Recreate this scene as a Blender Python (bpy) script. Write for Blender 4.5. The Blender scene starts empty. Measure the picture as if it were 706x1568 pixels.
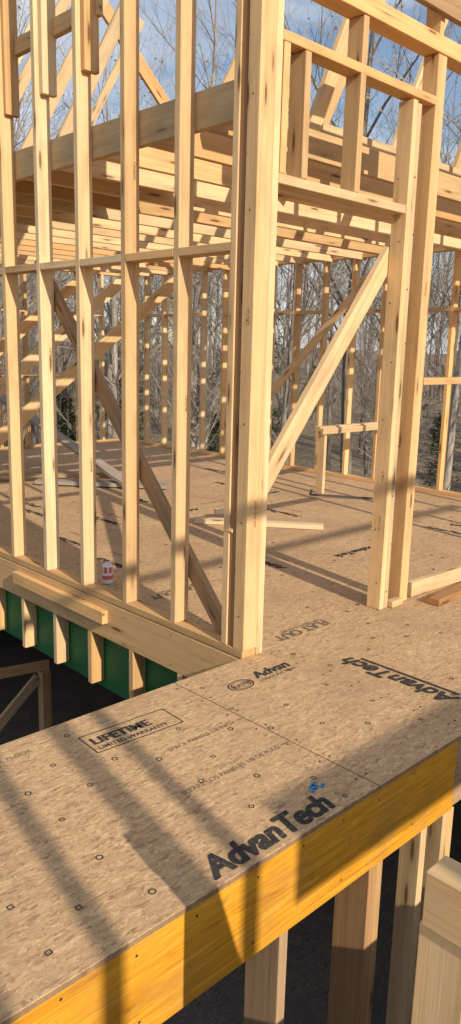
import bpy, bmesh, math, random
from mathutils import Vector, Matrix
rnd=random.Random(7)
S=bpy.context.scene
S.view_settings.view_transform='Standard'; S.view_settings.look='None'; S.view_settings.exposure=0
COL=S.collection
# ------------------------------------------------------------ materials
class NT:
    def __init__(s,name):
        s.m=bpy.data.materials.new(name); s.m.use_nodes=True; s.t=s.m.node_tree; s.t.nodes.clear()
        s.o=s.n('ShaderNodeOutputMaterial'); s.b=s.n('ShaderNodeBsdfPrincipled'); s.l(s.b.outputs[0],s.o.inputs[0])
    def n(s,t,**k):
        x=s.t.nodes.new(t)
        for a,b in k.items(): setattr(x,a,b)
        return x
    def l(s,a,b): s.t.links.new(a,b)
    def mapping(s,src,scale,rot=(0,0,0)):
        m=s.n('ShaderNodeMapping'); m.inputs['Scale'].default_value=scale; m.inputs['Rotation'].default_value=rot; s.l(src,m.inputs[0]); return m.outputs[0]
    def noise(s,src,sc,det=3,rough=.55,dist=0):
        x=s.n('ShaderNodeTexNoise'); x.inputs['Scale'].default_value=sc; x.inputs['Detail'].default_value=det; x.inputs['Roughness'].default_value=rough; x.inputs['Distortion'].default_value=dist; s.l(src,x.inputs['Vector']); return x.outputs['Fac']
    def vor(s,src,sc,feat='F1',out='Distance'):
        x=s.n('ShaderNodeTexVoronoi',feature=feat); x.inputs['Scale'].default_value=sc; s.l(src,x.inputs['Vector']); return x.outputs[out]
    def ramp(s,src,stops):
        r=s.n('ShaderNodeValToRGB'); e=r.color_ramp.elements
        while len(e)<len(stops): e.new(.5)
        for i,(p,c) in enumerate(stops): e[i].position=p; e[i].color=(*c,1) if len(c)==3 else c
        s.l(src,r.inputs[0]); return r.outputs[0]
    def g(s,src,a,b,va=0,vb=1):
        r=s.n('ShaderNodeMapRange'); 
        for i,v in zip((1,2,3,4),(a,b,va,vb)): r.inputs[i].default_value=v
        s.l(src,r.inputs[0]); return r.outputs[0]
    def mix(s,f,a,b,mode='MIX'):
        x=s.n('ShaderNodeMix',data_type='RGBA',blend_type=mode)
        for i,v in ((0,f),(6,a),(7,b)):
            if isinstance(v,(int,float)): x.inputs[i].default_value=v
            elif isinstance(v,tuple): x.inputs[i].default_value=(*v,1)
            else: s.l(v,x.inputs[i])
        return x.outputs[2]
    def math(s,op,a,b=None):
        x=s.n('ShaderNodeMath',operation=op)
        for i,v in ((0,a),(1,b)):
            if v is None: continue
            if isinstance(v,(int,float)): x.inputs[i].default_value=v
            else: s.l(v,x.inputs[i])
        return x.outputs[0]
    def bump(s,h,st=.3,d=.002):
        x=s.n('ShaderNodeBump'); x.inputs['Strength'].default_value=st; x.inputs['Distance'].default_value=d; s.l(h,x.inputs['Height']); s.l(x.outputs[0],s.b.inputs['Normal'])
    def fin(s,col,rough=.7,spec=.25):
        if isinstance(col,tuple): s.b.inputs['Base Color'].default_value=(*col,1)
        else: s.l(col,s.b.inputs['Base Color'])
        s.b.inputs['Roughness'].default_value=rough; s.b.inputs['Specular IOR Level'].default_value=spec
        return s.m

def lumber(name,light,dark,rough=.65,dirt=.4,knot=.9):
    k=NT(name); tc=k.n('ShaderNodeTexCoord'); oi=k.n('ShaderNodeObjectInfo')
    off=k.n('ShaderNodeVectorMath',operation='MULTIPLY_ADD')
    rv=k.n('ShaderNodeCombineXYZ'); 
    for i in range(3): k.l(oi.outputs['Random'],rv.inputs[i])
    k.l(rv.outputs[0],off.inputs[0]); off.inputs[1].default_value=(37,11,23); k.l(tc.outputs['Object'],off.inputs[2])
    v=off.outputs[0]
    gr=k.noise(k.mapping(v,(.8,34,34)),1.0,4,.6,.9)
    fine=k.noise(k.mapping(v,(5,280,280)),1.0,1,.5)
    c=k.ramp(gr,[(.28,dark),(.45,tuple((a*2+b)/3 for a,b in zip(light,dark))),(.66,light)])
    c=k.mix(k.g(fine,.4,.7,0,.2),c,tuple(x*.6 for x in dark),'MIX')
    kn=k.vor(k.mapping(v,(2.4,15,15)),1.0)
    c=k.mix(k.g(kn,.10,.36,.40,0),c,tuple(x*.55 for x in dark))
    c=k.mix(k.g(kn,.08,.15,knot,0),c,(.15,.062,.024))
    d=k.noise(k.mapping(v,(2.2,6,6)),1.0,4,.65)
    c=k.mix(k.g(d,.50,.76,0,dirt),c,(.22,.145,.08))
    hs=k.n('ShaderNodeHueSaturation'); k.l(c,hs.inputs['Color'])
    wn=k.n('ShaderNodeTexWhiteNoise',noise_dimensions='1D'); k.l(oi.outputs['Random'],wn.inputs['W'])
    k.l(k.g(oi.outputs['Random'],0,1,.76,1.12),hs.inputs['Value'])
    k.l(k.g(wn.outputs['Value'],0,1,1.10,.82),hs.inputs['Saturation'])
    k.l(k.g(wn.outputs['Value'],0,1,.490,.505),hs.inputs['Hue'])
    k.bump(fine,.25,.002)
    return k.fin(hs.outputs[0],rough,.25)
M_wood=lumber('pine_lumber',(.76,.51,.245),(.60,.37,.15))
M_brown=lumber('shaded_brown_lumber',(.48,.29,.14),(.33,.185,.085),.75,.4)  # brown lumber; shade of the dim brace and lower studs is in its colour
M_grey=lumber('grey_lumber',(.36,.31,.26),(.22,.19,.165),.8,.5)
M_pale=lumber('pale_lumber',(.80,.64,.42),(.70,.53,.32),.7,.2)

def osb(name,a,b,dirtcol,dirtamt=.5):
    k=NT(name); tc=k.n('ShaderNodeTexCoord'); v=tc.outputs['Object']
    warp=k.n('ShaderNodeTexNoise'); warp.inputs['Scale'].default_value=30; warp.inputs['Detail'].default_value=1; k.l(v,warp.inputs['Vector'])
    wv=k.n('ShaderNodeVectorMath',operation='MULTIPLY_ADD'); k.l(warp.outputs['Color'],wv.inputs[0]); wv.inputs[1].default_value=(.02,.02,0); k.l(v,wv.inputs[2]); v2=wv.outputs[0]
    ls=[]
    for i,(r,s) in enumerate(((.25,(22,120,1)),(1.2,(27,140,1)),(2.3,(24,130,1)))):
        x=k.vor(k.mapping(v2,s,(0,0,r)),1.0,'F1','Color'); sp=k.n('ShaderNodeSeparateColor'); k.l(x,sp.inputs[0]); ls.append(sp.outputs[0])
    m1=k.g(k.noise(v,40,2),.46,.54); m2=k.g(k.noise(k.mapping(v,(1,1,1),(.3,.2,1)),33,2),.47,.57)
    def mf(f,a2,b2):
        q=k.n('ShaderNodeMix'); k.l(f,q.inputs[0]); k.l(a2,q.inputs[2]); k.l(b2,q.inputs[3]); return q.outputs[0]
    fl=mf(m2,mf(m1,ls[0],ls[1]),ls[2])
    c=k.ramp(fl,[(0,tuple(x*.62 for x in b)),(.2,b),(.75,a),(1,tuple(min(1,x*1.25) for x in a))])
    fine=k.noise(v,200,2,.6)
    c=k.mix(k.g(fine,.4,.75,0,.4),c,tuple(x*.5 for x in b))
    big=k.noise(v,1.4,5,.65,.6)
    c=k.mix(k.g(big,.42,.70,0,dirtamt),c,dirtcol)
    blot=k.noise(v,9,4,.7)
    c=k.mix(k.g(blot,.57,.74,0,.42),c,dirtcol)
    spk=k.noise(v,48,2,.5); c=k.mix(k.g(spk,.70,.76,0,.6),c,tuple(x*.4 for x in dirtcol))
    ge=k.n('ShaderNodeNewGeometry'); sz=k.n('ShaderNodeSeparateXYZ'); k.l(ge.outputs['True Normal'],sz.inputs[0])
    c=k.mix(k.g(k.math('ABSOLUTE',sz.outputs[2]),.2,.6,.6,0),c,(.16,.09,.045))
    k.bump(fine,.3,.0015)
    return k.fin(c,.72,.25)
M_osb=osb('oriented_strand_board',(.575,.385,.215),(.455,.29,.155),(.30,.20,.12),.5)
M_osbd=osb('shaded_strand_board',(.20,.17,.14),(.14,.12,.10),(.08,.07,.065),.6)  # lower floor: the deck's strand board with shade darkened into its colour
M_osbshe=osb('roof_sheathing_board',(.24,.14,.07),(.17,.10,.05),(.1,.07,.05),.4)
# laminated beam
k=NT('yellow_laminated_beam'); tc=k.n('ShaderNodeTexCoord'); v=tc.outputs['Object']
gr=k.noise(k.mapping(v,(.8,1.0,13)),2.2,6,.7,2.4)
c=k.ramp(gr,[(.32,(.44,.18,.018)),(.45,(.66,.30,.022)),(.58,(.74,.365,.034)),(.7,(.86,.47,.08))])
fi=k.noise(k.mapping(v,(4,4,200)),1.0,3,.6); c=k.mix(k.g(fi,.42,.7,0,.4),c,(.42,.17,.02))
kn=k.vor(k.mapping(v,(2.2,1,5.5)),1.0); c=k.mix(k.g(kn,.1,.28,.45,0),c,(.36,.13,.01)); c=k.mix(k.g(kn,.04,.085,.85,0),c,(.12,.05,.01))
bl=k.noise(v,3.5,6,.7); c=k.mix(k.g(bl,.50,.76,0,.65),c,(.36,.19,.07))
bl2=k.noise(k.mapping(v,(1,1,1),(.5,.5,.5)),14,4,.7); c=k.mix(k.g(bl2,.60,.72,0,.5),c,(.26,.13,.05))
k.bump(fi,.2,.002); M_beam=k.fin(c,.6,.2)
k=NT('green_sheathing'); tc=k.n('ShaderNodeTexCoord'); n=k.noise(tc.outputs['Object'],3,5)
M_green=k.fin(k.ramp(n,[(.3,(.012,.11,.038)),(.7,(.022,.17,.06))]),.55,.3)
k=NT('printing_ink'); tc=k.n('ShaderNodeTexCoord'); n=k.noise(tc.outputs['Object'],60,4,.7)
M_ink=k.fin(k.ramp(n,[(.40,(.035,.032,.035)),(.60,(.06,.055,.05)),(.74,(.26,.19,.13))]),.8,.1)
k=NT('light_printing_ink'); tc=k.n('ShaderNodeTexCoord'); n=k.noise(tc.outputs['Object'],70,4,.7)
M_ink2=k.fin(k.ramp(n,[(.38,(.11,.09,.075)),(.60,(.18,.135,.10)),(.75,(.38,.27,.17))]),.8,.1)
M_stamp=NT('lumber_stamp_ink').fin((.26,.16,.085),.8,.1)
M_blue=NT('blue_ink').fin((.04,.20,.42),.8,.1)
k=NT('concrete_wall'); tc=k.n('ShaderNodeTexCoord'); M_conc=k.fin(k.ramp(k.noise(tc.outputs['Object'],2,6),[(.3,(.07,.065,.06)),(.7,(.12,.11,.1))]),.9,.1)
k=NT('leaf_litter'); tc=k.n('ShaderNodeTexCoord'); v=tc.outputs['Object']
c=k.ramp(k.noise(v,2.5,8,.75),[(.3,(.10,.075,.055)),(.5,(.25,.19,.135)),(.7,(.38,.30,.22))])
c=k.mix(k.g(k.noise(v,.15,3),.5,.62,0,.5),c,(.15,.14,.09)); M_ground=k.fin(c,.95,.05)
k=NT('bark'); tc=k.n('ShaderNodeTexCoord'); oi=k.n('ShaderNodeObjectInfo')
c=k.ramp(k.noise(k.mapping(tc.outputs['Object'],(8,8,1.5)),1.0,3,.7),[(.3,(.16,.135,.115)),(.55,(.32,.28,.24)),(.75,(.50,.46,.41))])
hs=k.n('ShaderNodeHueSaturation'); k.l(c,hs.inputs['Color']); k.l(k.g(oi.outputs['Random'],0,1,.6,1.3),hs.inputs['Value']); M_bark=k.fin(hs.outputs[0],.95,.0)
def leafmat(n,a,b):
    k=NT(n); g=k.n('ShaderNodeNewGeometry'); c=k.ramp(g.outputs['Random Per Island'],[(0,a),(1,b)]); return k.fin(c,.7,.15)
M_ever=leafmat('evergreen_foliage',(.025,.04,.018),(.08,.105,.05))
M_dead=leafmat('dead_leaves',(.24,.15,.08),(.38,.26,.15))
M_white=NT('white_can').fin((.7,.7,.7),.35,.5); M_red=NT('red_label').fin((.6,.12,.12),.4,.5); M_steel=NT('dark_steel').fin((.05,.05,.055),.4,.5)
# ------------------------------------------------------------ helpers
def empty(name,loc=(0,0,0)):
    e=bpy.data.objects.new(name,None); e.location=loc; e.empty_display_size=.2; COL.objects.link(e); return e
def link(name,me,parent=None,mw=None):
    o=bpy.data.objects.new(name,me); COL.objects.link(o)
    if mw is not None: o.matrix_world=mw
    if parent is not None: o.parent=parent
    return o
def boxmesh(name,L,W,T,bev=.0025):
    bm=bmesh.new(); bmesh.ops.create_cube(bm,size=1); bmesh.ops.scale(bm,vec=(L,W,T),verts=bm.verts)
    if bev: bmesh.ops.bevel(bm,geom=bm.edges[:],offset=bev,segments=1,affect='EDGES')
    me=bpy.data.meshes.new(name); bm.to_mesh(me); bm.free(); return me
def board(name,par,p0,p1,w=.089,t=.038,wdir=(0,0,1),mat=None,jit=0.0):
    p0=Vector(p0);p1=Vector(p1); x=(p1-p0); L=x.length; x.normalize()
    y=Vector(wdir); y=(y-x*y.dot(x)).normalized(); z=x.cross(y)
    if jit: 
        a=rnd.uniform(-jit,jit); y2=y*math.cos(a)+z*math.sin(a); z=x.cross(y2); y=y2
    m=Matrix((x,y,z)).transposed().to_4x4(); m.translation=(p0+p1)/2
    me=boxmesh(name,L,w,t); me.materials.append(mat or M_wood)
    return link(name,me,par,m)
def slab(name,par,x0,x1,y0,y1,z0,z1,mat,bev=.0015):
    me=boxmesh(name,x1-x0,y1-y0,z1-z0,bev)
    me.transform(Matrix.Translation(((x0+x1)/2,(y0+y1)/2,(z0+z1)/2))); me.materials.append(mat)
    return link(name,me,par)
X=(1,0,0);Y=(0,1,0);Z=(0,0,1)
def studX(n,par,x,y,z0,z1,mat=None):  # stud in wall that runs along X; x = low edge
    return board(n,par,(x+.019,y+.0445+rnd.uniform(-.002,.002),z0),(x+.019+rnd.uniform(-.004,.004),y+.0445,z1),.089,.038,Y,mat,.02)
def studY(n,par,x,y,z0,z1,mat=None):
    return board(n,par,(x+.0445+rnd.uniform(-.002,.002),y+.019,z0),(x+.0445,y+.019+rnd.uniform(-.004,.004),z1),.089,.038,X,mat,.02)
def textmesh(s,size,shear,off):
    cu=bpy.data.curves.new('stamp','FONT'); cu.body=s; cu.size=size; cu.shear=shear; cu.offset=off
    o=bpy.data.objects.new('stamp',cu); COL.objects.link(o); bpy.context.view_layer.update()
    me=bpy.data.meshes.new_from_object(o.evaluated_get(bpy.context.evaluated_depsgraph_get())); bpy.data.objects.remove(o); me.materials.clear(); return me
def stampX(par,s,x,y,z,size=.014):   # on a face looking towards -X, reading upwards
    me=textmesh(s,size,0,.0003); m=Matrix(((0,0,-1,x-.0035),(0,1,0,y),(1,0,0,z),(0,0,0,1))); me.transform(m); me.materials.append(M_stamp); link('grade_stamp',me,par)
def stampY(par,s,x,y,z,size=.014):   # on a face looking towards -Y
    me=textmesh(s,size,0,.0003); m=Matrix(((0,-1,0,x),(0,0,-1,y-.0035),(1,0,0,z),(0,0,0,1))); me.transform(m); me.materials.append(M_stamp); link('grade_stamp',me,par)
def nails(par,pts,ax):
    vs=[];fs=[]
    for p in pts:
        b=len(vs)
        for i in range(7):
            a=6.2832*i/7; q=(.0045*math.cos(a),.0045*math.sin(a))
            vs.append((p[0]-.0035,p[1]+q[0],p[2]+q[1]) if ax==0 else (p[0]+q[0],p[1]-.0035,p[2]+q[1]))
        fs.append(tuple(range(b,b+7)))
    me=bpy.data.meshes.new('nail_heads'); me.from_pydata(vs,[],fs); me.materials.append(M_steel); link('nail_heads',me,par)
# ------------------------------------------------------------ floor decks
dk=empty('subfloor_deck')
g=.0025
for i,(a,b) in enumerate(((-5.28,-2.84),(-2.84,-.40),(-.40,.18),(.18,2.62),(2.62,4.66))):
    slab('panel_%d'%i,dk,a+g,b-g,-1.045,.015,-.019,0 if i!=3 else -.0015,M_osb)
for j in range(6):
    y0=.018+1.22*j; y1=min(y0+1.22,7.2)
    xs=[.0,1.22,3.66,4.66] if j%2 else [.0,2.44,4.66]
    for i in range(len(xs)-1): slab('room_panel_%d_%d'%(j,i),dk,xs[i]+g,xs[i+1]-g,y0+g,y1-g,-.019,rnd.uniform(-.002,0),M_osb)
for j in range(1,12): board('floor_joist',dk,(.05,.02+.6*j,-.14),(4.6,.02+.6*j,-.14),.235,.038,Z)
for x in (-5,-4.4,-3.8,-3.2,-2.6,-2.0,-1.4,-.8,-.4,.18,.6,1.2,1.8,2.6): board('short_joist',dk,(x,-.995,-.16),(x,-.045,-.16),.27,.038,Z)
board('back_rim',dk,(-5.2,-.022,-.17),(0.0,-.022,-.17),.29,.036,Z)
lb=empty('laminated_beam')
slab('beam',lb,-5.2,.115,-1.040,-.995,-.312,-.021,M_beam,.003)
board('beam_extension',lb,(.125,-1.015,-.165),(4.6,-1.015,-.165),.28,.04,Z,M_brown)
nails(lb,[(-2.2+.203*i+rnd.uniform(-.02,.02),-1.037,-.05+rnd.uniform(-.01,.01)) for i in range(11)]+[(-2.2+.406*i,-1.037,-.26+rnd.uniform(-.02,.02)) for i in range(6)],1)
# landing deck under photographer
ld=empty('stair_landing_deck')
for i in range(4): slab('panel_%d'%i,ld,-5.2+2.44*i+g,-5.2+2.44*(i+1)-g,-7.2,-2.2,-.019,0,M_osb)
board('rim',ld,(-5.2,-2.22,-.16),(4.5,-2.22,-.16),.27,.038,Z)
# ------------------------------------------------------------ left wall (along Y, x 0...089)
lw=empty('wood_stud_wall')
board('bottom_plate',lw,(.0445,.005,.019),(.0445,7.1,.019),.089,.038,X)
board('rim_joist',lw,(.012,.01,-.115),(.012,7.1,-.115),.215,.024,Z)
ys=[.49+.406*k for k in range(17)]
for i,y in enumerate(ys): studY('stud_%d'%i,lw,0,y,.038,4.3)
studY('corner_stud_a',lw,0.0,.112,.038,4.3); 
studY('corner_stud_b',lw,0.004,.0725,.038,4.3,M_brown)
board('corner_stud_c',lw,(.0445,.0345,.038),(.0445,.0345,4.3),.089,.069,X)
yb=[.151]+ys
for i in range(len(yb)-1):
    b=yb[i+1]-.001; a=yb[i]+.039 if i else .152
    zz=1.83+rnd.uniform(-.006,.006)
    board('blocking_%d'%i,lw,(.0445,a,zz),(.0445,b,zz),.089,.038,X)
board('ribbon_board',lw,(.11,1.25,3.07),(.11,7.1,3.07),.089,.038,Z)
for i,y in enumerate((2.10,1.69,1.285)): board('hanging_block',lw,(.07,y-.0,2.70+.03*i),(.07,y,4.2),.089,.036,X)
for i,(y,z) in enumerate(((.49,1.1),(.896,2.2),(1.302,.7),(1.708,1.3))): stampY(lw,'SPF KD-HT 2',.062,y,z)
stampY(lw,'S-P-F  STUD  KD-HT',.055,0.0,.62); stampX(lw,'KD-HT SPF',-.0,.02,1.5)
nails(lw,[(0,y+.019+rnd.uniform(-.012,.012),z+rnd.uniform(-.01,.01)) for y in ys for z in (-.04,-.19)]+[(0,.035+.03*(i%2),.2+.22*i) for i in range(16)],0)
# cripples + green sheathing
cr=empty('green_wall_sheathing')
slab('sheathing_board',cr,.092,.104,.02,7.0,-.60,-.222,M_green)
for i,y in enumerate((.43,.84,1.24,1.62,2.01,2.42,2.83)):
    board('cripple_block_%d'%i,cr,(.0445,y+.019,-.224),(.0445,y+.019,-.56+rnd.uniform(-.01,.01)),.089,.038,X)
sb=empty('scrap_board'); board('board',sb,(-.02,1.07,-.088),(-.02,2.08,-.083),.075,.038,Z)
# ------------------------------------------------------------ door wall (along X, y 0...089)
dw=empty('door_frame_wall')
board('trimmer',dw,(.109,.0445,.0),(.109,.0445,4.2),.089,.038,Y)
board('sill_header',dw,(.13,.0445,2.10),(1.065,.0445,2.10),.089,.04,Y)
studX('cripple_a',dw,.27,0,2.121,2.62); studX('cripple_b',dw,.645,0,2.121,2.86); studX('cripple_c',dw,.135,0,2.121,2.62)
board('upper_plate',dw,(.13,.0445,2.642),(1.30,.0445,2.642),.089,.04,Y)
studX('jack_0',dw,1.068,0,0.0,2.61); studX('jack_1',dw,1.107,0,0.0,2.60)
board('post',dw,(1.175,.075,0),(1.175,.075,2.60),.089,.038,X,M_brown)
for i in range(2): studX('king_%d'%i,dw,1.262+.039*i,0,0.0,2.86)
board('threshold_block',dw,(1.15,-.004,.019),(1.255,-.004,.019),.05,.036,Y)
board('top_plate',dw,(.3,.0445,2.885),(4.6,.0445,2.885),.10,.045,Y)
board('top_plate_upper',dw,(.3,.05,2.93),(4.6,.05,2.93),.089,.038,Y)
board('upper_header',dw,(.75,.01,3.12),(4.6,.01,3.12),.16,.038,Z,M_brown)
for i in range(7): studX('upper_cripple_%d'%i,dw,.8+.5*i,.03,2.955,3.6)
for i in range(4): studX('stud_%d'%i,dw,2.9+.406*i,0,0,2.86)
board('window_sill',dw,(1.345,.0445,1.25),(2.9,.0445,1.25),.089,.038,Y)
stampX(dw,'SPF 2  KD-HT',1.066,.03,.45); stampX(dw,'STUD 102',1.066,.03,.72); stampY(dw,'SPF KD-HT',1.30,0,1.7)
nails(dw,[(1.068,.03+.03*(i%2),.15+.3*i) for i in range(8)],0); nails(dw,[(1.12+.02*(i%2),0,.1+.27*i) for i in range(9)],1)
# ------------------------------------------------------------ far walls
fw=empty('wood_stud_wall'); FX=4.55
board('bottom_plate',fw,(FX+.0445,.1,.019),(FX+.0445,7.1,.019),.089,.038,X)
for i in range(2): board('top_plate_%d'%i,fw,(FX+.0445,.1,2.40+.039*i),(FX+.0445,7.2,2.40+.039*i),.089,.038,X)
for i in range(18):
    y=.12+.406*i; studY('stud_%d'%i,fw,FX,y,.038,2.38)
    if i%5!=2: board('blocking_%d'%i,fw,(FX+.0445,y+.039,1.83),(FX+.0445,y+.405,1.83),.089,.038,X)
bw=empty('wood_stud_wall'); BY=7.12
board('bottom_plate',bw,(.1,BY+.0445,.019),(FX,BY+.0445,.019),.089,.038,Y)
for i in range(2): board('top_plate_%d'%i,bw,(0.0,BY+.0445,2.40+.039*i),(FX-.01,BY+.0445,2.40+.039*i),.089,.038,Y)
for i in range(11):
    x=.1+.406*i; studX('stud_%d'%i,bw,x,BY,.038,2.38)
    if i%3!=1: board('blocking_%d'%i,bw,(x+.039,BY+.0445,1.83),(x+.405,BY+.0445,1.83),.089,.038,Y)
board('window_sill',bw,(2.2,BY-.02,1.0),(3.6,BY-.02,1.0),.089,.038,Y)
# ------------------------------------------------------------ ceiling / roof
cj=empty('ceiling_joists')
board('ledger',cj,(.108,.16,2.435),(.108,7.1,2.435),.16,.038,Z)
for i in range(16):
    y=.87-.406+.406*i
    board('joist_%d'%i,cj,(.129,y,2.43+rnd.uniform(-.005,.005)),(4.64,y,2.43),.14,.038,Z)
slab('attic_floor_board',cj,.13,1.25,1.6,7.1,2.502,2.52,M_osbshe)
rt=empty('roof_trusses')
for i,y in enumerate((.95,1.75)):
    board('attic_beam_%d'%i,rt,(1.35,y,2.66),(4.6,y,2.66),.184,.038,Z)
for i,(y,x0,x1) in enumerate(((3.0,.55,2.0),(2.4,.5,1.9),(3.9,.6,2.1),(1.5,1.9,3.3),(2.6,3.0,4.4),(1.1,3.2,4.4),(4.9,.8,2.3),(3.6,2.4,3.9),(5.6,2.2,3.7),(.7,1.1,2.3),(1.3,2.6,3.9))):
    board('web_%d'%i,rt,(x0,y,2.53),(x1,y,5.1),.089,.038,Z)
for i,y in enumerate((2.9,4.5)): board('rafter_%d'%i,rt,(4.75,y,2.45),(1.5,y,5.4),.14,.038,Z)
# ------------------------------------------------------------ braces
b=empty('diagonal_brace'); board('brace',b,(.115,.24,.04),(.115,1.93,1.88),.089,.036,Z,M_brown)  # brown tone carries the shade on this brace
b=empty('diagonal_brace'); board('brace',b,(.03,.112,.56),(1.16,.112,1.97),.089,.038,Z)
b=empty('diagonal_brace'); board('brace',b,(4.5,4.4,.6),(4.5,2.6,2.3),.089,.038,Z)
b=empty('diagonal_brace'); board('brace',b,(2.17,3.78,.05),(2.17,7.0,.92),.14,.038,X,M_grey)
for k,(y,x0,x1) in enumerate(((4.5,1.0,3.7),(5.3,.9,3.5),(6.1,.8,3.4))):
    b=empty('diagonal_brace'); board('brace',b,(x0,y,.40),(x1,y,2.38),.13,.038,Z)
lb2=empty('lumber_pile')
board('plank_a',lb2,(1.6,4.6,.03),(2.5,3.6,.03),.14,.038,Y,M_grey); board('plank_b',lb2,(1.2,5.2,.07),(2.4,4.1,.07),.14,.038,Y,M_brown)
fb=empty('loose_board'); board('board',fb,(1.72,2.28,.02),(2.37,1.47,.02),.089,.038,X,M_pale); board('offcut',fb,(1.95,2.3,.06),(2.12,2.22,.06),.06,.038,X,M_pale)
kr=empty('knee_rail'); board('leg',kr,(3.58,2.51,0),(3.58,2.51,.62),.089,.038,Y); board('rail',kr,(3.50,2.51,.65),(4.54,2.51,.65),.075,.045,Y); board('rail_edge',kr,(3.50,2.455,.63),(4.54,2.455,.63),.06,.03,Z)
tl=empty('pry_bar'); board('bar',tl,(3.32,2.42,.03),(3.74,1.98,.012),.02,.014,Z,M_steel); board('hook',tl,(3.32,2.42,.03),(3.30,2.38,.09),.02,.014,X,M_steel)
ob=empty('offcut_board'); board('board',ob,(1.40,.03,.047),(2.6,-.02,.047),.089,.038,Z); board('board_b',ob,(1.38,-.14,.02),(2.4,-.10,.02),.089,.038,Y,M_brown)
def lathe(name,prof,n=20):
    bm=bmesh.new(); rings=[]
    for r,z in prof: rings.append([bm.verts.new((r*math.cos(2*math.pi*i/n),r*math.sin(2*math.pi*i/n),z)) for i in range(n)])
    for a,c2 in zip(rings,rings[1:]):
        for i in range(n): bm.faces.new((a[i],a[(i+1)%n],c2[(i+1)%n],c2[i]))
    bm.faces.new(rings[-1]); me=bpy.data.meshes.new(name); bm.to_mesh(me); bm.free(); return me
me=lathe('drink_can',[(.026,0),(.033,.008),(.033,.03),(.033,.055),(.033,.07),(.033,.108),(.026,.12),(.027,.123),(.024,.118)])
me.materials.append(M_white); me.materials.append(M_red)
for p in me.polygons:
    if .03<p.center.z<.055 or .07<p.center.z<.1 and p.index%3: p.material_index=1
o=link('drink_can',me); o.location=(.2,1.36,0)
# ------------------------------------------------------------ lower level
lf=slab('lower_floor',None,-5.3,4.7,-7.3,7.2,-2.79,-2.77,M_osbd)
bs=empty('basement_wall')
slab('wall_x',bs,4.62,4.66,-7.3,7.2,-3.2,-.25,M_conc); slab('wall_y',bs,-5.3,4.6,7.16,7.2,-3.2,-.25,M_conc)
slab('wall_w',bs,-5.34,-5.31,-7.3,7.2,-3.2,-.25,M_conc); slab('wall_s',bs,-5.3,4.6,-7.34,-7.31,-3.2,-.03,M_conc)
lo=empty('lower_stud_wall')
board('bottom_plate',lo,(-1.3,-1.0,-2.75),(4.5,-1.0,-2.75),.089,.038,Y)
for i,(x,ww,mt) in enumerate(((-.84,.14,M_brown),(-.39,.14,M_brown),(-.35,.14,M_wood),(-.07,.089,M_wood),(.08,.089,M_wood),(.12,.089,M_wood),(.49,.089,M_wood),(.9,.089,M_wood),(1.3,.089,M_wood),(1.7,.089,M_wood),(2.1,.089,M_wood))):  # brown studs have the shade of their side faces in the colour
    board('stud_%d'%i,lo,(x,-1.035+ww/2,-2.73),(x,-1.035+ww/2,-.315),ww,.038,Y,mt)
lr=empty('stair_railing')
board('post',lr,(1.05,3.6,-2.77),(1.05,3.6,-1.55),.089,.089,Y,M_wood); board('rail',lr,(-.6,4.0,-1.5),(1.1,3.6,-1.5),.089,.038,Z,M_wood); board('brace',lr,(.2,3.75,-2.4),(1.0,3.62,-1.6),.089,.038,Z,M_wood)
dbr=empty('debris_board'); board('board',dbr,(.35,.1,-2.74),(.95,-.25,-2.74),.14,.038,Y,M_pale)
# stub wall near photographer
st=empty('stub_wall')
board('top_member',st,(-1.36,-1.79,.545),(-1.36,-2.7,.545),.10,.06,Z,M_wood)
board('end_stud',st,(-1.35,-1.825,.49),(-1.35,-1.825,-.6),.089,.06,Y,M_wood)
board('end_stud_b',st,(-1.35,-2.3,.49),(-1.35,-2.3,0),.089,.038,X)
# wall behind photographer (throws the striped shadows)
rw=empty('wood_stud_wall'); RY=-5.0
board('bottom_plate',rw,(-5,RY,.019),(3,RY,.019),.089,.038,Y); board('top_plate',rw,(-5,RY,3.4),(3,RY,3.4),.089,.038,Y)
for i,x in enumerate((-4.0,-3.6,-3.2,-2.86,-2.5,-2.19,-1.90,-1.72)):
    board('stud_%d'%i,rw,(x,RY,.04),(x,RY,3.38),.06 if i%2 else .089,.06,X)
slab('shade_panel',rw,-1.53,2.9,RY-.05,RY-.01,1.93,2.25,M_osb)  # added out-of-view panel, shaped to shade the right half of the beam
# ------------------------------------------------------------ printing on the panels
pr=empty('panel_printing')
def text(s,x,y,size,ang=0,z=.0012,mat=None,shear=0,off=0,sx=1,bold=0):
    for q in range(bold+1):
        me=textmesh(s,size,shear,off)
        dx,dy=((0,0),(.0035,0),(.0,.003),(.0035,.003),(-.003,.0015))[q]
        me.transform(Matrix.Translation((x+dx,y+dy,z+.0002*q))@Matrix.Rotation(math.radians(ang),4,'Z')@Matrix.Diagonal((sx,1,1,1)))
        me.materials.append(mat or M_ink); link('stamp',me,pr)
def strip(x0,y0,x1,y1,w,mat=None,z=.0012):
    a=Vector((x0,y0,0));b=Vector((x1,y1,0)); n=(b-a).normalized().cross(Vector((0,0,1)))*w/2
    me=bpy.data.meshes.new('printed_line'); me.from_pydata([(*(a+n).xy,z),(*(a-n).xy,z),(*(b-n).xy,z),(*(b+n).xy,z)],[],[(0,1,2,3)]); me.materials.append(mat or M_ink); link('printed_line',me,pr)
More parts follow.
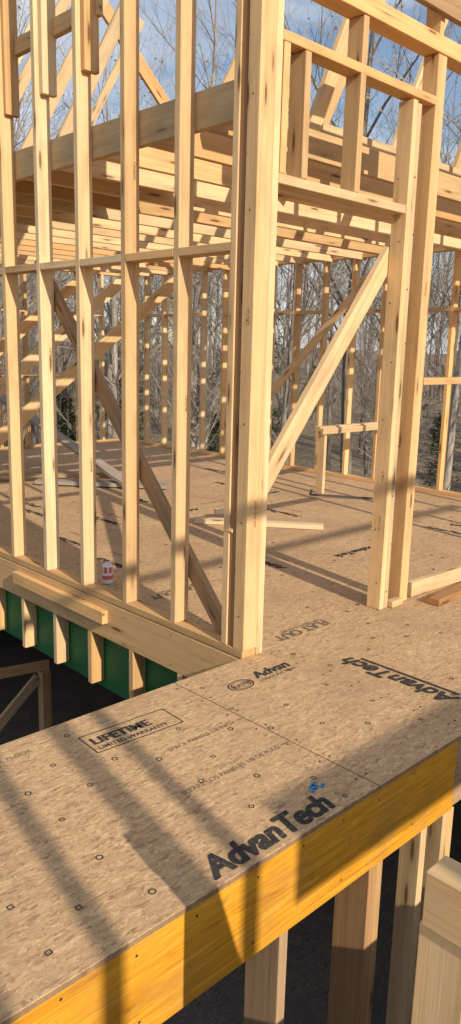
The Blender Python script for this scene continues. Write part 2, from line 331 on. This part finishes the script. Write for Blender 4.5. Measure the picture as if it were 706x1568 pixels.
def ring(x,y,r,w,n=16,sx=1,rot=0,mat=None,z=.0012):
    vs=[];fs=[]
    for i in range(n):
        a=2*math.pi*i/n+rot
        vs+= [(x+sx*r*math.cos(a),y+r*math.sin(a),z),(x+sx*(r-w) *math.cos(a),y+(r-w)*math.sin(a),z)]
    for i in range(n): j=(i+1)%n; fs.append((2*i,2*j,2*j+1,2*i+1))
    me=bpy.data.meshes.new('nail_mark'); me.from_pydata(vs,[],fs); me.materials.append(mat or M_ink); link('nail_mark',me,pr)
text('AdvanTech',-1.115,-1.022,.125,0,shear=.25,off=.0022,sx=.90,bold=4)
for dx,dy in ((0,0),(.022,.006),(.044,0),(.03,.022),(.012,.02)): strip(-.60+dx,-.925+dy,-.575+dx,-.912+dy,.012,M_blue)
ring(-.535,-1.005,.009,.003)
text('LIFETIME',-.955,-.205,.066,-3,off=.0015,bold=1); text('LIMITED WARRANTY',-.955,-.245,.032,-3,mat=M_ink,off=.0005)
for a in (((-.975,-.26),(-.60,-.28)),((-.60,-.28),(-.593,-.145)),((-.593,-.145),(-.968,-.125)),((-.968,-.125),(-.975,-.26))): strip(*a[0],*a[1],.005)
text('SPACE PANELS 1/8 INCH',-.78,-.42,.03,0,mat=M_ink2); strip(-.44,-.41,-.41,-.41,.004,M_ink2)
text('SEPARE LOS PANELES 1/8 DE PULG',-.92,-.66,.03,0,mat=M_ink2); strip(-.45,-.65,-.41,-.65,.005,M_ink2)
text('ADVANCED STRUCTURAL FLOOR',-1.6,-.10,.03,0,mat=M_ink2); text('23/32  EXPOSURE 1',-1.55,-.15,.03,0,mat=M_ink2)
ring(-.20,-.19,.045,.005,24,1.5); ring(-.20,-.19,.034,.003,24,1.5); text('RATED',-.245,-.203,.036,0,mat=M_ink,off=.0005)
text('Advan',-.10,-.19,.085,0,mat=M_ink,shear=.2,off=.002,bold=1); text('STRUCTURAL PANEL',-.11,-.225,.025,0,mat=M_ink)
text('AdvanTech',.40,-.88,.125,90,shear=.25,off=.0025,mat=M_ink,bold=2); strip(.43,-.86,.43,-.35,.016,M_ink)
text('FLAT OUT',.70,.10,.085,180,shear=0,off=.002,mat=M_ink2); text('FOR GREAT FLOORS',.70,.13,.033,180,mat=M_ink2)
text('FLAT OUT',.62,1.0,.085,180,off=.002,mat=M_ink2); text('FOR GREAT FLOORS',.62,1.03,.033,180,mat=M_ink2)
for (x,y,a,s) in ((1.3,.9,90,.09),(.5,1.5,90,.08),(2.2,.9,0,.09),(2.6,1.9,90,.09),(1.2,2.6,90,.09),(.6,2.2,90,.07),(3.1,1.0,90,.08),(3.2,3.2,90,.09),(1.9,3.6,90,.09),(2.6,4.4,90,.1),(1.0,4.0,90,.09),(3.7,4.4,90,.1),(2.1,2.7,0,.09),(3.4,.5,90,.09),(2.9,2.8,0,.09),(.9,3.2,90,.08),(.5,4.8,90,.09),(1.6,5.4,90,.1)):
    text('AdvanTech',x,y,s,a+rnd.choice((0,180)),shear=.25,off=.002,mat=M_ink,bold=1); text('SPACE PANELS 1/8 INCH',x+.15,y+.1,.03,a,mat=M_ink)
for i in range(26):
    for j in range(5):
        x=-2.8+.203*i*.75+rnd.uniform(-.02,.02); y=-.96+.215*j+rnd.uniform(-.02,.02)+(.1 if i%2 else 0)
        if y>-.04 or rnd.random()<.38 or (-1.14<x<-.52 and y<-.88) or (-.99<x<-.58 and -.3<y<-.1): continue
        q=rnd.random(); ring(x,y,.012,.0045,4 if q<.5 else 8,1,rnd.choice((0,.785)))
for i in range(130):
    ring(rnd.uniform(.2,4.4),rnd.uniform(.1,6.8),.012,.006,4 if rnd.random()<.5 else 8)
for j in range(7):
    for xx in (-.43,-.375,.155,.205): ring(xx+rnd.uniform(-.004,.004),-.97+.155*j,.005,.0049,8,mat=M_ink)
# ------------------------------------------------------------ ground
bm=bmesh.new(); N=90
def gz(x,y):
    r=math.hypot(x,y); h=-3.1-max(0,min(1,(r-9)/22))*3.0+max(0,min(1,(r-38)/70))*7.5+ .5*math.sin(x*.11+1)*math.cos(y*.13)*min(1,r/30)
    return h
rad=[0,4,7,9,12,15,18,22,27,33,40,50,62,76,92,110,150,220,400,900]
rows=[]
for r in rad:
    rows.append([bm.verts.new((r*math.cos(2*math.pi*i/N),r*math.sin(2*math.pi*i/N),gz(r*math.cos(2*math.pi*i/N),r*math.sin(2*math.pi*i/N)) if r>0 else -3.1)) for i in range(N)])
for a,c2 in zip(rows[1:],rows[2:]):
    for i in range(N): bm.faces.new((a[i],c2[i],c2[(i+1)%N],a[(i+1)%N]))
bm.faces.new(rows[1]); 
for v in rows[0]: bm.verts.remove(v)
me=bpy.data.meshes.new('ground'); bm.to_mesh(me); bm.free(); me.materials.append(M_ground)
for p in me.polygons: p.use_smooth=True
link('ground',me)
# ------------------------------------------------------------ trees
def tube(vs,fs,pts,rs,n):
    base=len(vs)
    for i,(p,r) in enumerate(zip(pts,rs)):
        d=(pts[min(i+1,len(pts)-1)]-pts[max(i-1,0)]).normalized(); u=d.orthogonal().normalized(); w=d.cross(u)
        for k2 in range(n): a=2*math.pi*k2/n; vs.append(p+u*(r*math.cos(a))+w*(r*math.sin(a)))
    for i in range(len(pts)-1):
        for k2 in range(n):
            a=base+i*n+k2; b2=base+i*n+(k2+1)%n; fs.append((a,b2,b2+n,a+n))
def branch(R,vs,fs,p,d,L,r,lvl,tips):
    seg=(7,4,3,2)[lvl]; n=(7,4,3,3)[lvl]; pts=[p];rs=[r]; dd=d.copy(); cur=p.copy()
    for i in range(seg):
        wob=(.07,.22,.28,.3)[lvl]
        dd=(dd+Vector((R.uniform(-wob,wob),R.uniform(-wob,wob),R.uniform(-wob*.5,wob)))).normalized()
        cur=cur+dd*(L/seg); pts.append(cur.copy()); rs.append(r*(1-(i+1)/seg*(.86 if lvl==0 else .8)))
    tube(vs,fs,pts,rs,n)
    if lvl==3: tips.append(cur); return
    cnt=(18,7,4)[lvl]
    for i in range(cnt):
        t=(R.uniform(.25,1.0) if lvl==0 else R.uniform(.25,1))
        f=t*seg; j=min(int(f),seg-1); q=pts[j].lerp(pts[j+1],f-j); ax=(pts[j+1]-pts[j]).normalized()
        o=ax.orthogonal().normalized(); o.rotate(Matrix.Rotation(R.uniform(0,6.283),3,ax)); ang=R.uniform(.5,1.05) if lvl==0 else R.uniform(.4,.9)
        nd=(ax*math.cos(ang)+o*math.sin(ang)); nd.z+=.15; nd.normalize()
        LL=L*((.42-.22*t) if lvl==0 else R.uniform(.35,.6)); branch(R,vs,fs,q,nd,LL,max(rs[j]*(.42 if lvl==0 else .5),.006),lvl+1,tips)
def mk_tree(seed,H,r,leaves=0):
    R=random.Random(seed); vs=[];fs=[];tips=[]
    branch(R,vs,fs,Vector((0,0,-.3)),Vector((R.uniform(-.06,.06),R.uniform(-.06,.06),1)),H,r,0,tips)
    nb=len(fs)
    for i in range(leaves):
        p=R.choice(tips)+Vector((R.gauss(0,.2),R.gauss(0,.2),R.gauss(0,.2)))
        a=Vector((R.uniform(-1,1),R.uniform(-1,1),R.uniform(-1,1))).normalized()*.06; b2=a.orthogonal().normalized()*.04; k2=len(vs); vs+= [p-a,p+b2,p+a,p-b2]; fs.append((k2,k2+1,k2+2,k2+3))
    me=bpy.data.meshes.new('bare_tree'); me.from_pydata([tuple(v) for v in vs],[],fs); me.materials.append(M_bark); me.materials.append(M_dead)
    if leaves: me.polygons.foreach_set('material_index',[0]*nb+[1]*(len(fs)-nb))
    return me
def mk_ever(seed,H,wid):
    R=random.Random(seed); vs=[];fs=[]; tube(vs,fs,[Vector((0,0,-.3)),Vector((.05,0,H*.5)),Vector((0,0,H))],[.12,.08,.015],6)
    for i in range(95):
        t=R.uniform(.12,1)**.9; z=H*t; a=R.uniform(0,6.283); L=wid*(1-t)**.7*R.uniform(.45,1.15)+.1
        tipv=Vector((math.cos(a)*L,math.sin(a)*L,R.uniform(-.05,.25)*L)); p=Vector((0,0,z)); tube(vs,fs,[p,p+tipv],[.02,.005],3)
    nb=len(fs); tips=[]
    for i in range(18,len(vs)-5,6): tips.append((vs[i],vs[i+3]))
    for p,q in tips:
        for c3 in range(34):
            s=R.uniform(.25,1.05); w=Vector(p).lerp(Vector(q),s)+Vector((R.gauss(0,.13),R.gauss(0,.13),R.gauss(0,.09)))
            a=Vector((R.uniform(-1,1),R.uniform(-1,1),R.uniform(-.4,.6))).normalized()*R.uniform(.06,.13); b2=a.orthogonal().normalized()*.03; k2=len(vs); vs+= [w-a,w+b2,w+a,w-b2]; fs.append((k2,k2+1,k2+2,k2+3))
    me=bpy.data.meshes.new('evergreen_tree'); me.from_pydata([tuple(v) for v in vs],[],fs); me.materials.append(M_bark); me.materials.append(M_ever)
    me.polygons.foreach_set('material_index',[0]*nb+[1]*(len(fs)-nb)); return me
TR=[mk_tree(11,17,.17),mk_tree(12,15,.13),mk_tree(13,19,.2),mk_tree(14,12,.09),mk_tree(15,16,.14,300),mk_tree(16,9,.06,0)]
EV=[mk_ever(21,7,1.6),mk_ever(22,10,2.0),mk_ever(23,4.5,1.3)]
fo=empty('distant_trees')
for i in range(310):
    r=13+ (i/310)**.8*70; a=math.radians(rnd.uniform(-5,108) if i%6 else rnd.uniform(-60,165))
    x=2+r*math.cos(a);y=3+r*math.sin(a); s=rnd.uniform(.75,1.15); me=TR[rnd.choice((0,1,1,2,3,3,4,5,5))]
    o=link('bare_tree',me,fo,Matrix.Translation((x,y,gz(x,y)))@Matrix.Rotation(rnd.uniform(0,6.28),4,'Z')@Matrix.Scale(s,4))
for i in range(40):
    r=20+ (i/40)*36; a=math.radians(rnd.uniform(0,105)); x=2+r*math.cos(a);y=3+r*math.sin(a); s=rnd.uniform(.6,1.0)
    link('evergreen_tree',EV[i%3],fo,Matrix.Translation((x,y,gz(x,y)))@Matrix.Rotation(rnd.uniform(0,6.28),4,'Z')@Matrix.Scale(s,4))
# ------------------------------------------------------------ light
EL=math.radians(28); tv=Vector((.18*math.cos(EL),.984*math.cos(EL),-math.sin(EL)))
sd=bpy.data.lights.new('sun','SUN'); sd.energy=5.0; sd.angle=math.radians(.5); sd.color=(1,.88,.70)
so=bpy.data.objects.new('sun',sd); COL.objects.link(so); so.rotation_euler=tv.to_track_quat('-Z','Y').to_euler(); so.location=(0,-10,12)
w=bpy.data.worlds.new('World'); S.world=w; w.use_nodes=True; t=w.node_tree; bg=t.nodes['Background']
sk=t.nodes.new('ShaderNodeTexSky'); sk.sky_type='NISHITA'; sk.sun_disc=False; sk.sun_elevation=EL; sk.sun_rotation=math.radians(190.4); sk.air_density=1; sk.dust_density=.6
tc=t.nodes.new('ShaderNodeTexCoord'); mp=t.nodes.new('ShaderNodeMapping'); mp.inputs['Scale'].default_value=(1,1,2.6); mp.inputs['Rotation'].default_value=(.1,.15,.4)
nz=t.nodes.new('ShaderNodeTexNoise'); nz.inputs['Scale'].default_value=2.6; nz.inputs['Detail'].default_value=6; nz.inputs['Roughness'].default_value=.58; nz.inputs['Distortion'].default_value=.5
rp=t.nodes.new('ShaderNodeValToRGB'); rp.color_ramp.elements[0].position=.40; rp.color_ramp.elements[0].color=(.05,.05,.05,1); rp.color_ramp.elements[1].position=.62; rp.color_ramp.elements[1].color=(.95,.95,.95,1)
mx=t.nodes.new('ShaderNodeMix'); mx.data_type='RGBA'; mx.inputs[7].default_value=(6.4,6.7,7.2,1)
t.links.new(tc.outputs['Generated'],mp.inputs[0]); t.links.new(mp.outputs[0],nz.inputs['Vector']); t.links.new(nz.outputs['Fac'],rp.inputs[0]); t.links.new(rp.outputs[0],mx.inputs[0]); t.links.new(sk.outputs[0],mx.inputs[6]); t.links.new(mx.outputs[2],bg.inputs[0]); bg.inputs[1].default_value=.125
# ------------------------------------------------------------ camera
R=((.72045,-.69307,.02448),(-.1263,-.16584,-.97803),(.6819,.70154,-.20702))
cd=bpy.data.cameras.new('camera'); co=bpy.data.objects.new('camera',cd); COL.objects.link(co)
r_,d_,f_=[Vector(q).normalized() for q in R]
m=Matrix((r_,-d_,-f_)).transposed().to_4x4(); m.translation=(-2.380,-2.342,1.40); co.matrix_world=m
cd.sensor_fit='VERTICAL'; cd.sensor_height=36; cd.lens=36*1181.3/1568; cd.clip_start=.05; cd.clip_end=2000
S.camera=co
